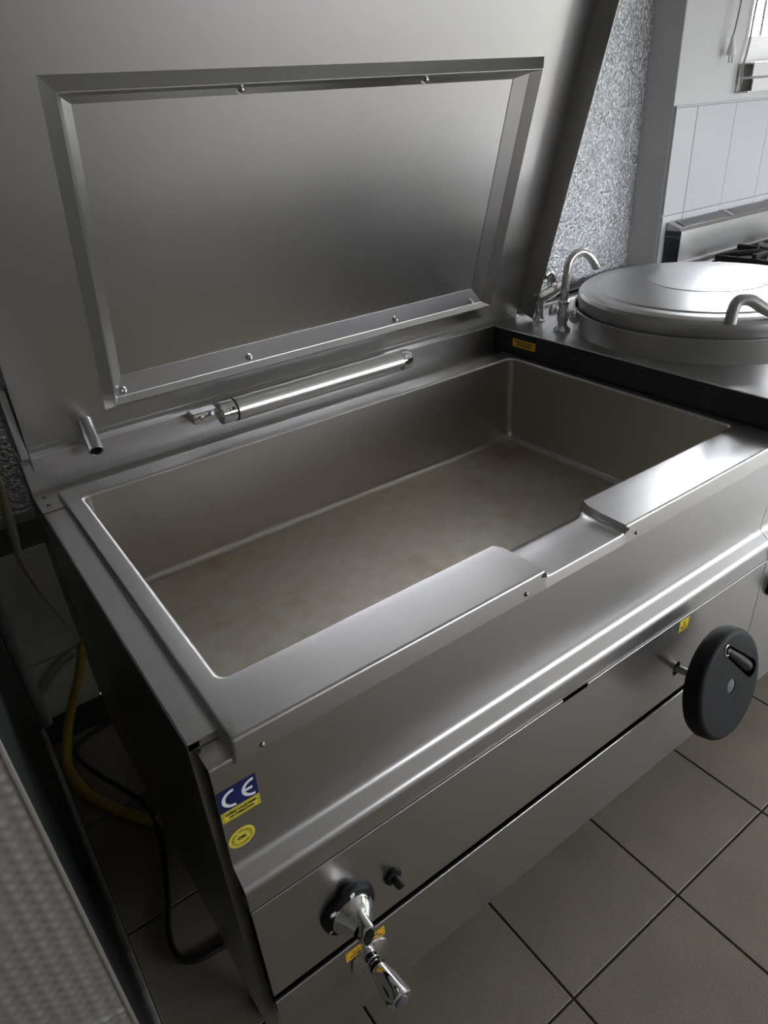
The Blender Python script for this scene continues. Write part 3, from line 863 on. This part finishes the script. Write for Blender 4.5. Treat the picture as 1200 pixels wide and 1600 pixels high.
# fluted tap head: four lobes
bm = bmesh.new()
rings = []
for h, r_, fl_ in ((.024, .0125, .0), (.030, .0155, .06), (.040, .0180, .16), (.054, .0205, .20), (.070, .0225, .20), (.080, .0235, .14), (.085, .0225, .06), (.087, .0190, .0)):
    rings.append([bm.verts.new(vc + Vector((0, -h, 0)) + (X * math.cos(t) + Z * math.sin(t)) * r_ * (1 - fl_ * (0.5 - 0.5 * math.cos(4 * t + 0.6)))) for t in [2 * math.pi * k / 48 for k in range(48)]])
for a, b in zip(rings, rings[1:]):
    for k in range(48): bm.faces.new((a[k], a[(k + 1) % 48], b[(k + 1) % 48], b[k]))
bm.faces.new(rings[-1])
link('tap_head', bm, CHROME, wv, auto=R(45))
lathe('index_button', [(.0115, .0868), (.0115, .0885), (.010, .0892), (0, .0896)], vc, GREYCAP, wv, axis=(0, -1, 0), seg=28)

# --- stickers
AU = (Vector((0, -0.1035, 0.8715)) - Vector((0, -0.0885, 0.6765))).normalized()   # up the apron
def apron(x, z, out=0.0008):
    t = (z - 0.6765) / (0.8715 - 0.6765)
    n = X.cross(AU)
    return Vector((x, -0.0885 - 0.015 * t, z)) + n * out
def decal(name, w, h, c, ux, uy, m, parent, pts=None):
    n = Vector(ux).cross(Vector(uy)).normalized()
    return prism(name, pts or [(-w / 2, -h / 2), (w / 2, -h / 2), (w / 2, h / 2), (-w / 2, h / 2)], Vector(c) - n * .0006, ux, uy, .0006, m, parent)
nA = X.cross(AU)
ce = decal('ce_sticker', .052, .040, apron(-0.0400, 0.806), X, AU, BLUE, bp)
def cemark(cx, bar):
    bm = bmesh.new()
    ro, ri = .0165, .0118
    n = 22
    a = [bm.verts.new((cx + ro * math.cos(t), ro * math.sin(t), 0)) for t in [R(88 + 184 * k / n) for k in range(n + 1)]]
    b = [bm.verts.new((cx + ri * math.cos(t), ri * math.sin(t), 0)) for t in [R(88 + 184 * k / n) for k in range(n + 1)]]
    for k in range(n): bm.faces.new((a[k], a[k + 1], b[k + 1], b[k]))
    if bar:
        vs = [bm.verts.new(p) for p in ((cx - ri - .001, -.0023, 0), (cx - .0020, -.0023, 0), (cx - .0020, .0023, 0), (cx - ri - .001, .0023, 0))]
        bm.faces.new(vs)
    return bm
for cx, bar in ((-.0050, False), (.0215, True)):
    b = cemark(cx, bar)
    for v in b.verts: v.co.x = v.co.x * 1.0
    place_bm(b, apron(-0.0400, 0.806, .0011), X, AU)
    link('printed_letter', b, WHITE_INK, ce)
ys_ = decal('oil_sticker', .052, .0205, apron(-0.0395, 0.7765, .0010), X, AU, YEL3, bp)
outline('printed_frame', .0485, .0170, .0005, apron(-0.0395, 0.7765, .0013), X, AU, BLACK_INK, ys_)
text('printed_text', 'YAĞSIZ ÇALIŞTIRMA', .0052, apron(-0.0395, 0.7797, .0014), X, AU, BLACK_INK, ys_, width=.044, bold=.00028)
text('printed_text', 'OIL-OPERATION', .0052, apron(-0.0395, 0.7731, .0014), X, AU, BLACK_INK, ys_, width=.034, bold=.00028)
ok = decal('ok_sticker', 0, 0, apron(-0.0465, 0.7215), X, AU, YEL3, bp, pts=ellipse(.0185, .0185, 40))
b = bmesh.new()
n = 48
a_ = [b.verts.new((.0145 * math.cos(2 * math.pi * k / n), .0145 * math.sin(2 * math.pi * k / n), 0)) for k in range(n)]
b_ = [b.verts.new((.0140 * math.cos(2 * math.pi * k / n), .0140 * math.sin(2 * math.pi * k / n), 0)) for k in range(n)]
for k in range(n): b.faces.new((a_[k], a_[(k + 1) % n], b_[(k + 1) % n], b_[k]))
place_bm(b, apron(-0.0465, 0.7215, .0011), X, AU); link('printed_ring', b, BLACK_INK, ok)
text('printed_text', 'OK', .0085, apron(-0.0465, 0.7215, .0011), X, AU, BLACK_INK, ok, bold=.0005)
arc_text('printed_text', 'KONTROL EDİLMİŞTİR', .0038, .0118, R(195), R(-12), apron(-0.0465, 0.7215, .0011), X, AU, BLACK_INK, ok)
arc_text('printed_text', 'KALİTE KONTROL', .0036, .0118, R(215), R(322), apron(-0.0465, 0.7215, .0011), X, AU, BLACK_INK, ok, inward=True)

ws = decal('valve_sticker', .0755, .0225, (0.0938, -0.1203, 0.3480), X, Z, YEL2, bp)
outline('printed_frame', .0710, .0185, .0005, (0.0938, -0.1206, 0.3480), X, Z, BLACK_INK, ws)
text('printed_text', 'SU DOLUM VANASI', .0062, (0.0938, -0.1207, 0.3518), X, Z, BLACK_INK, ws, width=.051, bold=.0003)
text('printed_text', 'WATER FILLING VALVE', .0062, (0.0938, -0.1207, 0.3442), X, Z, BLACK_INK, ws, width=.063, bold=.0003)
ts = decal('tilt_sticker', .030, .030, (0.8915, -0.1203, 0.5855), X, Z, YEL, bp)
b = bmesh.new()
for r_in, r_out, aa, ab in ((.0068, .0088, 200, 345),):
    n = 14
    p = [b.verts.new((r_out * math.cos(R(aa + (ab - aa) * k / n)), .0005 + r_out * math.sin(R(aa + (ab - aa) * k / n)), 0)) for k in range(n + 1)]
    q = [b.verts.new((r_in * math.cos(R(aa + (ab - aa) * k / n)), .0005 + r_in * math.sin(R(aa + (ab - aa) * k / n)), 0)) for k in range(n + 1)]
    for k in range(n): b.faces.new((p[k], p[k + 1], q[k + 1], q[k]))
b.faces.new([b.verts.new(p) for p in ((-.0095, .0020, 0), (-.0065, -.0035, 0), (-.0105, -.0050, 0))])
b.faces.new([b.verts.new(p) for p in ((-.0012, -.003, 0), (.0012, -.003, 0), (.0012, .006, 0), (-.0012, .006, 0))])
b.faces.new([b.verts.new(p) for p in ((-.003, .006, 0), (.003, .006, 0), (0, .0105, 0))])
place_bm(b, (0.8915, -0.1207, 0.5855), X, Z); link('printed_symbol', b, BLACK_INK, ts)

# ================================================================== BOILING KETTLE (right-hand neighbour)
KX0, KX1, KZ = 1.190, 1.925, 0.9623
bk = thing('boiling_kettle', (1.555, 0.33, 0), 'stainless steel boiling kettle with a round lid beside the braising pan', 'boiling kettle')
KC = Vector((1.552, 0.341, KZ))
bm = bmesh.new(); bm_box(bm, KX0, KX1, -0.106, 0.785, KZ - 0.090, KZ, 0.0018, 2)
link('top_panel', bm, STEEL_KETTLE, bk, auto=R(35))
box('darkened_side_sheet', KX0 - 0.0012, KX0, -0.098, 0.783, KZ - 0.088, KZ - 0.0025, DARK_SIDE, bk)  # added sheet, darkens the left side in place of its reflection
box('rear_lip', 1.325, KX1, 0.768, 0.785, KZ - .001, KZ + 0.008, STEEL_KETTLE, bk, bev=0.002)
box('body', KX0 + 0.002, KX1 - 0.002, -0.080, 0.780, 0.17, KZ - 0.0895, STEEL, bk, bev=0.002)
sheet_x('front_apron', prof_apron, KX0 + 0.0015, KX1 - 0.002, STEEL, bk, th=0.002)
box('front_panel', KX0 + 0.0015, KX1 - 0.002, -0.1195, -0.080, 0.171, 0.6045, STEEL, bk, bev=0.0015)
for lx in (KX0 + .06, KX1 - .06):
    for ly in (0.06, 0.72):
        lathe('leg', [(0, 0), (.028, 0), (.030, .004), (.030, .012), (.018, .02), (.018, .10), (.024, .105), (.024, .18)], (lx, ly, 0), STEEL, bk, seg=20)
lathe('collar', [(.3235, -.001), (.3255, .004), (.3285, .040), (.3320, .0570), (.3312, .0590), (.3280, .0595), (.3262, .0580), (.3240, .050), (.3220, .030)], KC, STEEL_KETTLE, bk, seg=96)
kl = lathe('kettle_lid', [(.3165, .022), (.3170, .045), (.3175, .062), (.3195, .072), (.3205, .080), (.3190, .089), (.3135, .097), (.3040, .1020), (.2930, .1030), (.2755, .1030), (.2742, .1034), (.2722, .1058), (.2705, .1063), (.2400, .1110), (.2000, .1158), (.1500, .1200), (.1465, .1203), (.1450, .1212), (.1430, .1218), (.0800, .1238), (0, .1248)], KC, STEEL_KETTLE, bk, seg=128, auto=R(24))
hb = Vector((1.316, 0.132, 1.055))
tube('lid_handle', [hb, hb + Vector((.001, -.001, .030)), hb + Vector((.010, -.005, .048)), hb + Vector((.030, -.020, .048)), hb + Vector((.058, -.045, .026)), hb + Vector((.095, -.072, .014)), (1.53, .028, 1.076), (1.62, .020, 1.076)], .0130, STEEL, kl, seg=20, smooth_n=8)
for p in ((0.252, 0.948), (0.098, 0.949), (0.45, 0.947)):
    lathe('side_hole', [(0, .0004), (.0035, .0004), (.0036, 0)], (KX0 - .0012, p[0], p[1]), BLACK_G, bk, axis=(-1, 0, 0), seg=16)
ks = decal('filling_sticker', .084, .0225, (KX0 - .0016, 0.6275, 0.9315), -Y, Z, YEL2, bk)
text('printed_text', 'KAZAN SU DOLDURMA', .0062, (KX0 - .0022, 0.6275, 0.9355), -Y, Z, BLACK_INK, ks, width=.068, bold=.0002)
text('printed_text', 'WATER FILLING', .0062, (KX0 - .0022, 0.6275, 0.9275), -Y, Z, BLACK_INK, ks, width=.056, bold=.0002)
kk = lathe('gas_knob', [(.030, 0), (.032, .004), (.030, .012), (.020, .016), (.018, .030), (0, .032)], (1.258, -0.1205, 0.512), BLACK, bk, axis=(0, -1, 0), seg=32)
lathe('pilot_lamp', [(.010, 0), (.010, .006), (.007, .010), (0, .011)], (1.212, -0.1180, 0.618), RED, bk, axis=(0, -1, 0), seg=20)

# swan-neck tap on the kettle top
f1 = thing('swan_neck_tap', (1.278, 0.575, KZ)); f1.parent = bk; f1.location = Vector((1.278, 0.575, KZ)) - WLOC[bk]
fb = Vector((1.278, 0.575, KZ))
lathe('tap_base', [(.0225, 0), (.0230, .003), (.0200, .008), (.0130, .014), (.0120, .022), (.0150, .028), (.0160, .050), (.0130, .060), (.0125, .070), (.0150, .0715), (.0150, .078), (.0090, .082)], fb, CHROME, f1, seg=28)
tube('spout', [fb + Vector((0, 0, .078)), fb + Vector((.002, 0, .120)), fb + Vector((.006, 0, .158)), fb + Vector((.012, 0, .178)), fb + Vector((.028, -.002, .193)), fb + Vector((.052, -.006, .196)), fb + Vector((.074, -.010, .184)), fb + Vector((.090, -.014, .166)), fb + Vector((.102, -.016, .150))], .0105, CHROME, f1, seg=18, smooth_n=6)
hd = Vector((.35, -.93, .1)).normalized()
lathe('tap_handle', [(.008, .010), (.008, .020), (.016, .022), (.0215, .028), (.0215, .038), (.017, .043), (.011, .0435), (.010, .0455), (0, .0465)], fb + Z * .040, CHROME, f1, axis=hd, seg=8)
lathe('tap_handle', [(.006, .010), (.006, .020), (.012, .022), (.0145, .028), (.0145, .034), (.010, .037), (0, .038)], fb + Z * .046, CHROME, f1, axis=(-.75, .6, .3), seg=8)
# low lever tap behind it
f2 = thing('lever_tap', (1.312, 0.690, KZ)); f2.parent = bk; f2.location = Vector((1.312, 0.690, KZ)) - WLOC[bk]
fc = Vector((1.312, 0.690, KZ))
lathe('tap_base', [(.0185, 0), (.0190, .002), (.0145, .006), (.0120, .012), (.0120, .045), (.0145, .048), (.0145, .056), (0, .058)], fc, CHROME, f2, seg=24)
tube('tap_barrel', [fc + Vector((-.012, 0, .062)), fc + Vector((.010, 0, .066)), fc + Vector((.045, 0, .074)), fc + Vector((.074, 0, .080))], [.016, .019, .019, .016], CHROME, f2, seg=20)
tube('tap_elbow', [fc + Vector((.045, 0, .078)), fc + Vector((.045, 0, .100)), fc + Vector((.040, 0, .118)), fc + Vector((.026, 0, .128)), fc + Vector((.010, 0, .122))], [.0185, .0135, .0135, .0130, .0125], CHROME, f2, seg=18, smooth_n=4)

# ================================================================== COOKING RANGE with flue upstand (far right)
cr = thing('cooking_range', (2.85, 0.55, 0), 'stainless steel cooking range with a slotted flue upstand against the white tiles', 'cooking range')
RX0, RX1 = 2.362, 3.40
box('body', RX0, RX1, 0.12, 1.02, 0.15, 0.893, STEEL, cr, bev=0.003)
box('worktop', RX0, RX1, 0.10, 0.955, 0.893, 0.910, STEEL, cr, bev=0.003)
box('rear_ledge', RX0 + .002, RX1, 0.935, 0.955, 0.910, 0.922, STEEL, cr, bev=0.003)
for lx in (RX0 + .06, RX1 - .06):
    for ly in (0.20, 0.95):
        lathe('leg', [(0, 0), (.028, 0), (.030, .012), (.018, .02), (.018, .10), (.024, .16)], (lx, ly, 0), STEEL, cr, seg=20)
bm = bmesh.new()
pr_ = [(0.955, 0.872), (0.955, 1.0325), (0.966, 1.0425), (1.018, 1.0600), (1.021, 1.0560), (1.021, 0.872)]
for x_ in (RX0, RX1): pass
a_ = [bm.verts.new((RX0, p[0], p[1])) for p in pr_]; b_ = [bm.verts.new((RX1, p[0], p[1])) for p in pr_]
for k in range(6): bm.faces.new((a_[k], a_[(k + 1) % 6], b_[(k + 1) % 6], b_[k]))
bm.faces.new(a_); bm.faces.new(b_)
up = link('flue_upstand', bm, STEEL, cr)
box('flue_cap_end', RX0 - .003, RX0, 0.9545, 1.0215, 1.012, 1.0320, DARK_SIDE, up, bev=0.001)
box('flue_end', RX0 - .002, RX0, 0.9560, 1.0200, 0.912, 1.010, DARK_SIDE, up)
lathe('end_screw', [(0, .002), (.004, .0018), (.005, 0)], (RX0 - .002, 0.990, 0.985), BLACK_G, up, axis=(-1, 0, 0), seg=12)
sl_d = Vector((0, 1.018 - .966, 1.0600 - 1.0425)).normalized(); sl_n = X.cross(sl_d)
if sl_n.z < 0: sl_n = -sl_n
def slope_box(name, x0, x1, s0, s1, h0, h1, m, parent):
    bm = bmesh.new(); bm_box(bm, x0, x1, s0, s1, h0, h1)
    o_ = Vector((0, 0.966, 1.0425))
    for v in bm.verts: v.co = o_ + X * v.co.x + sl_d * v.co.y + sl_n * v.co.z
    return link(name, bm, m, parent)
slope_box('grille_bed', RX0 + .035, RX1 - .03, .006, .050, .0002, .0010, CARCASS, up)
x_ = RX0 + .040
slats = 0
proto = None
while x_ < RX1 - .04:
    if not (abs(x_ - (RX0 + .36)) < .022 or abs(x_ - (RX0 + .70)) < .022):
        if proto is None:
            proto = slope_box('grille_slat', x_, x_ + .0042, .006, .050, .001, .0035, STEEL_Y, up)
            px0 = x_
        else:
            o = proto.copy(); COL.objects.link(o); o.parent = up
            o.location = proto.location + X * (x_ - px0)
    x_ += .0085
for xa in (RX0 + .36, RX0 + .70):
    slope_box('grille_bridge', xa - .014, xa + .014, .002, .054, .001, .005, STEEL, up)
# burner grates lie loose on the range
def grate(cx, cy, label):
    t = thing('burner_grate', (cx, cy, 0.910), label, 'burner grate', 'cast iron grates on the range')
    for dx in (-.15, .15): box('bar', cx + dx - .008, cx + dx + .008, cy - .15, cy + .15, .918, .942, GRATE, t, bev=.003)
    for dy in (-.15, .15): box('bar', cx - .142, cx + .142, cy + dy - .008, cy + dy + .008, .918, .942, GRATE, t, bev=.003)
    for k in range(4):
        a = math.pi / 4 + k * math.pi / 2
        d = Vector((math.cos(a), math.sin(a), 0))
        p0, p1 = Vector((cx, cy, .947)) + d * .05, Vector((cx, cy, .937)) + d * .20
        bm = bmesh.new(); bm_tube(bm, [p0, p0 + (p1 - p0) * .6, p1], [.010, .012, .010], 6)
        link('finger', bm, GRATE, t)
    for k in range(4):
        d = Vector(((1, 0, 0), (0, 1, 0), (-1, 0, 0), (0, -1, 0))[k])
        c_ = Vector((cx, cy, .94)) + d * .11
        bm = bmesh.new(); bm_box(bm, c_.x - .010 - abs(d.x) * .032, c_.x + .010 + abs(d.x) * .032, c_.y - .010 - abs(d.y) * .032, c_.y + .010 + abs(d.y) * .032, .920, .958, .004)
        link('prong', bm, GRATE, t)
    for dx in (-.15, .15):
        for dy in (-.15, .15):
            box('foot', cx + dx - .008, cx + dx + .008, cy + dy - .008, cy + dy + .008, .910, .919, GRATE, t)
grate(2.63, 0.72, 'black cast iron burner grate on the range beside the kettle lid')
grate(2.97, 0.72, 'black cast iron burner grate on the range, farther from the kettle')

# ================================================================== TALL EMBOSSED CABINET at the left edge
cb = thing('embossed_cabinet', (-0.60, 0.45, 0), 'tall dark cabinet with an embossed aluminium front at the left edge', 'cabinet')
CX = -0.237
box('cabinet_body', -0.95, CX, -0.098, 1.10, 0.0, 1.07, CAB_DARK, cb, bev=0.003)
box('base_rail', CX, CX + 0.012, -0.06, 1.10, 0.0, 0.030, CHIP, cb, bev=0.002)
box('corner_trim', CX - 0.0035, CX + 0.0015, -0.1035, -0.098, 0.03, 1.07, EMBOSS, cb, bev=0.001)
bm = bmesh.new()
gx0, gx1, gz0, gz1 = -0.60, CX - 0.003, 0.30, 1.065
nx, nz = 150, 320
vs = []
for j in range(nz + 1):
    row = []
    for i in range(nx + 1):
        x_ = gx0 + (gx1 - gx0) * i / nx; z_ = gz0 + (gz1 - gz0) * j / nz
        a = (x_ * 0.70 + z_ * 0.72) / 0.0125; b = (-x_ * 0.70 + z_ * 0.72) / 0.0125
        h = 0.0015 * max(0.0, math.sin(a * math.pi)) * max(0.0, math.sin(b * math.pi)) + 0.0015 * max(0.0, -math.sin(a * math.pi)) * max(0.0, -math.sin(b * math.pi))
        h += 0.0020 * math.exp(-((z_ - 0.60 - 0.05 * math.sin(9 * x_)) / 0.004) ** 2) + 0.0018 * math.exp(-((z_ - 0.655 - 0.08 * math.sin(7 * x_ + 1)) / 0.003) ** 2)
        row.append(bm.verts.new((x_, -0.1000 - h, z_)))
    vs.append(row)
for j in range(nz):
    for i in range(nx): bm.faces.new((vs[j][i], vs[j][i + 1], vs[j + 1][i + 1], vs[j + 1][i]))
link('embossed_sheet', bm, EMBOSS, cb, smooth=True)
box('embossed_backing', -0.95, CX - 0.003, -0.0995, -0.0975, 0.03, 1.07, EMBOSS, cb)

# ================================================================== HOSE, CABLES AND PIPES IN THE GAP
hp = catmull([(-0.050, 1.165, 0.205), (-0.062, 1.135, 0.200), (-0.090, 1.105, 0.155), (-0.130, 1.075, 0.10), (-0.175, 1.02, 0.045), (-0.205, 0.93, 0.018), (-0.195, 0.82, 0.015), (-0.150, 0.715, 0.015), (-0.105, 0.645, 0.015), (-0.060, 0.59, 0.015), (0.02, 0.52, 0.015), (0.15, 0.47, 0.015)], 34)
bm = bmesh.new()
bm_tube(bm, hp, [0.0135 if (k // 2) % 2 else 0.0120 for k in range(len(hp))], 14)
tag(link('drain_hose', bm, HOSE_M), 'yellow corrugated drain hose curling from the wall to under the pan', 'hose')
tag(tube('power_cable', [(0.30, 1.02, .009), (0.124, 1.007, .009), (-0.007, 1.031, .009), (-0.106, 1.016, .010), (-0.176, 0.975, .012), (-0.156, 0.842, .036), (-0.106, 0.726, .036), (-0.078, 0.642, .032), (-0.082, 0.551, .010), (-0.121, 0.404, .009), (-0.148, 0.327, .009), (-0.152, 0.268, .009), (-0.128, 0.236, .009), (-0.078, 0.226, .009), (-0.02, 0.223, .009), (0.10, 0.25, .009)], .0065, CABLE_B, seg=10, smooth_n=8), 'black power cable looping over the dark floor beside the pan', 'cable')
tag(tube('cream_cable', [(-0.105, 1.140, 1.00), (-0.106, 1.140, 0.86), (-0.108, 1.140, 0.754), (-0.115, 1.140, 0.635), (-0.121, 1.140, 0.538), (-0.093, 1.145, 0.385), (-0.055, 1.150, 0.235)], [.0125, .0125, .0125, .0115, .009, .0045, .004], CABLE_C, seg=10, smooth_n=8), 'cream cable hanging down the wall beside the cabinet', 'cable')
tag(tube('wall_pipe', [(-0.2165, 1.148, 0.62), (-0.2165, 1.148, 0.0)], .018, PIPE_W, seg=16), 'vertical grey pipe in the corner beside the dark cabinet', 'pipe')
tag(tube('elbow_pipe', [(-0.197, 1.150, 0.115), (-0.165, 1.153, 0.150), (-0.135, 1.156, 0.175), (-0.110, 1.158, 0.186), (-0.085, 1.158, 0.190)], .011, PIPE_W, seg=14, smooth_n=5), 'short grey elbow pipe running to the yellow hose', 'pipe')
ct = thing('dark_gap_filler', (1.75, 1.12, 0.79), 'black strip along the wall behind the kettle, added for the dark gap', 'dark strip')  # black block and rods added to give the dark band below the foil
box('filler_block', 1.20, 2.325, 1.070, 1.160, 0.790, 0.872, CABLE_B, ct, bev=0.003)
tube('filler_rod', [(1.20, 1.085, 0.882), (1.60, 1.090, 0.880), (2.00, 1.084, 0.883), (2.32, 1.088, 0.881)], .009, CABLE_B, ct, seg=10, smooth_n=6)
tube('filler_rod', [(1.20, 1.110, 0.886), (1.70, 1.105, 0.884), (2.32, 1.112, 0.886)], .011, CABLE_B, ct, seg=10, smooth_n=6)

# hanging cord with a two-pin plug, white window-side cable
pg = thing('hanging_plug', (2.575, YW - 0.03, 1.57), 'white two-pin plug hanging from its cord beside the window', 'plug')
yp = YW - 0.03
tube('cord', [(2.607, yp, 1.90), (2.603, yp, 1.80), (2.596, yp, 1.72), (2.588, yp, 1.672), (2.582, yp, 1.652)], .0032, PIPE_W, pg, seg=8, smooth_n=5)
lathe('plug_body', [(.0045, 0), (.0060, .004), (.0075, .018), (.0150, .046), (.0165, .052), (.0165, .058), (0, .059)], (2.582, yp, 1.654), WHITE_P, pg, axis=(.10, 0, -1), seg=20)
for dx in (-.0095, .0095):
    tube('prong', [(2.588 + dx, yp, 1.597), (2.590 + dx, yp, 1.571)], .0022, PIPE_W, pg, seg=8)
tag(tube('window_cord', [(2.735, YW - .012, 1.95), (2.732, YW - .012, 1.80), (2.726, YW - .012, 1.70), (2.722, YW - .014, 1.64), (2.712, YW - .016, 1.595), (2.700, YW - .018, 1.560), (2.702, YW - .02, 1.50)], .004, PIPE_W, seg=8, smooth_n=6), 'grey cord running down the edge of the window to the trunking', 'cord')
